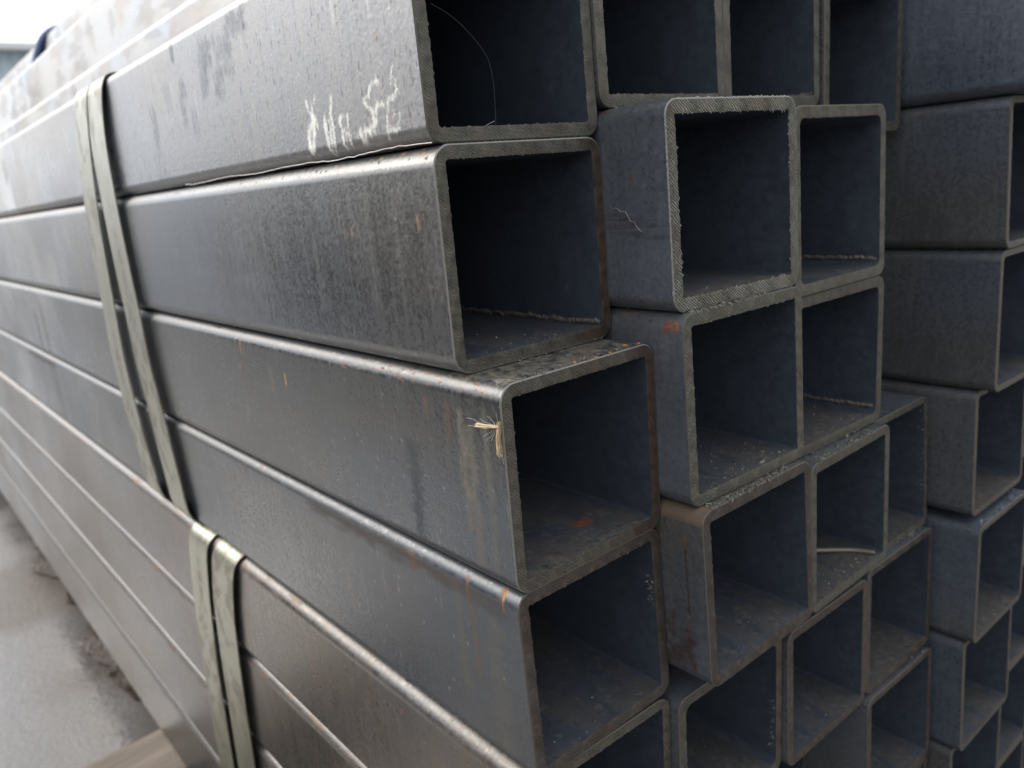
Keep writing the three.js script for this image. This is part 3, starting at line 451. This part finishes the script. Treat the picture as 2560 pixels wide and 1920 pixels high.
// ---------------------------------------------------------------- timber bearer, ground, far shed
{
  const W = 512, H = 128, rgb = new Float32Array(W * H * 3), bump = new Float32Array(W * H);
  const gr = fbm(W, H, [[6, 40, 1], [14, 64, 1], [40, 64, .5]], 1301), a = fbm(W, H, [[7, 4, 1], [20, 10, .7]], 1302);
  for (let i = 0; i < W * H; i++) { const q = .55 + .6 * gr[i] + .5 * (a[i] - .5), m = sstep(.5, .8, a[i]); rgb[i * 3] = mix(.18 * q, .23, m * .5); rgb[i * 3 + 1] = mix(.148 * q, .185, m * .5); rgb[i * 3 + 2] = mix(.118 * q, .145, m * .5); bump[i] = gr[i]; }
  const g = new THREE.BoxGeometry(1.5, .092, .113, 60, 6, 6), P = g.attributes.position, r = rng(3);
  for (let i = 0; i < P.count; i++) { const x = P.getX(i), y = P.getY(i), z = P.getZ(i); const k = 1 - .03 * (Math.abs(y) > .045 && Math.abs(z) > .055 ? 1 : 0); P.setXYZ(i, x, y * k + (y > 0 ? -.0006 : 0) * Math.sin(x * 40 + z * 60) - .0006, z * k + .0009 * Math.sin(x * 13)); }
  g.computeVertexNormals();
  const m = mesh('timber_bearer', g, new THREE.MeshStandardMaterial({ map: colorTex(W, H, rgb), bumpMap: grayTex(W, H, bump), bumpScale: .002, roughness: .85 }), scene);
  m.position.set(.35, H_bottom() - .047, -.792); m.rotation.y = .1; tag(m, 'brown timber bearer under the lowest tube on the wet ground', 'timber beam');
}
function H_bottom() { return H; }
const GY = H - .094;
{
  const N = 1024, rgb = new Float32Array(N * N * 3), rough = new Float32Array(N * N), bump = new Float32Array(N * N);
  const a = fbm(N, N, [[5, 5, 1], [13, 13, .8], [34, 34, .5]], 1401), b = fbm(N, N, [[4, 7, 1], [17, 17, .5]], 1402), f = fbm(N, N, [[256, 256, 1], [512, 512, 1], [90, 90, .6]], 1403);
  for (let i = 0; i < N * N; i++) { const q = .75 + .35 * a[i] + .25 * (f[i] - .5), brown_patch = .8 * sstep(.5, .75, b[i] + .12 * (f[i] - .5)); rgb[i * 3] = mix(.14 * q, .085 * q, brown_patch); rgb[i * 3 + 1] = mix(.13 * q, .062 * q, brown_patch); rgb[i * 3 + 2] = mix(.122 * q, .044 * q, brown_patch); rough[i] = clamp(.24 + .5 * (a[i] - .45) + .12 * (f[i] - .5) + .2 * brown_patch, .1, .9); bump[i] = f[i] * .25 + a[i] * .75; }
  const t = [colorTex(N, N, rgb), grayTex(N, N, rough), grayTex(N, N, bump)]; for (const k of t) k.repeat.set(1200 / 1.6, 1200 / 1.6);
  const g = new THREE.PlaneGeometry(1200, 1200, 1, 1); g.rotateX(-Math.PI / 2);
  const m = mesh('ground', g, new THREE.MeshStandardMaterial({ map: t[0], roughnessMap: t[1], bumpMap: t[2], bumpScale: .003, roughness: 1, metalness: 0 }), scene); m.position.set(0, GY, 0); m.userData.kind = 'structure'; m.userData.label = 'wet grey concrete yard with brown muddy patches';
}
{ // dark brown sheet laid along the foot of the pile
  const r = rng(44), top = [], bot = []; for (let i = 0; i <= 160; i++) { const z = -.3 - 5.6 * i / 160, w = -.035 + .025 * Math.sin(z * 3.1) + .02 * Math.sin(z * 9.7 + 1) + .014 * Math.sin(z * 27) + .016 * (r() - .5); top.push([-w, -z]); bot.push([.3, -z]); }
  const sh = new THREE.Shape([...top, ...bot.reverse()].map(p => new THREE.Vector2(...p))), g = new THREE.ShapeGeometry(sh); g.rotateX(-Math.PI / 2);
  const N = 512, rgb = new Float32Array(N * N * 3), rough = new Float32Array(N * N), bump = fbm(N, N, [[12, 12, 1], [50, 50, 1], [140, 140, .8]], 1501), a = fbm(N, N, [[6, 6, 1], [20, 20, 1]], 1502);
  for (let i = 0; i < N * N; i++) { const q = .5 + .9 * a[i] * bump[i] * 1.6; rgb[i * 3] = .075 * q; rgb[i * 3 + 1] = .056 * q; rgb[i * 3 + 2] = .042 * q; rough[i] = clamp(.3 + .9 * (a[i] - .4), .15, .9); }
  const t = [colorTex(N, N, rgb), grayTex(N, N, rough), grayTex(N, N, bump)]; for (const k of t) k.repeat.set(2, 2);
  const m = mesh('brown_patch', g, new THREE.MeshStandardMaterial({ map: t[0], roughnessMap: t[1], bumpMap: t[2], bumpScale: .004, roughness: 1 }), scene); m.position.y = GY + .004; m.userData.kind = 'structure'; m.userData.label = 'dark brown strip along the foot of the pile';
}
{
  const g = new THREE.Group(); g.name = 'storage_shed'; g.position.set(9, GY, -30); scene.add(g); tag(g, 'pale blue shed far behind the pile', 'shed');
  const blue = new THREE.MeshStandardMaterial({ color: new THREE.Color(.62, .74, .8), roughness: .6 }), white = new THREE.MeshStandardMaterial({ color: new THREE.Color(.8, .8, .8), roughness: .5 });
  const ribs = []; for (let i = 0; i < 60; i++) { const b = new THREE.BoxGeometry(.12, 5.4, .06); b.translate(-8.85 + i * .3, 2.7, 4.03); ribs.push(b); } const body = new THREE.BoxGeometry(18, 5.4, 8); body.translate(0, 2.7, 0);
  part('wall', mergeGeometries([body, ...ribs]), blue, g);
  const rg = new THREE.BoxGeometry(18.8, .16, 9); rg.translate(0, 5.48, 0);
  part('roof', rg, white, g);
}

// ---------------------------------------------------------------- render
const renderer = new THREE.WebGLRenderer({ antialias: true });
renderer.setSize(1024, 768); renderer.toneMapping = THREE.LinearToneMapping; renderer.toneMappingExposure = EXPOSURE; renderer.shadowMap.enabled = true;
renderer.render(scene, camera);
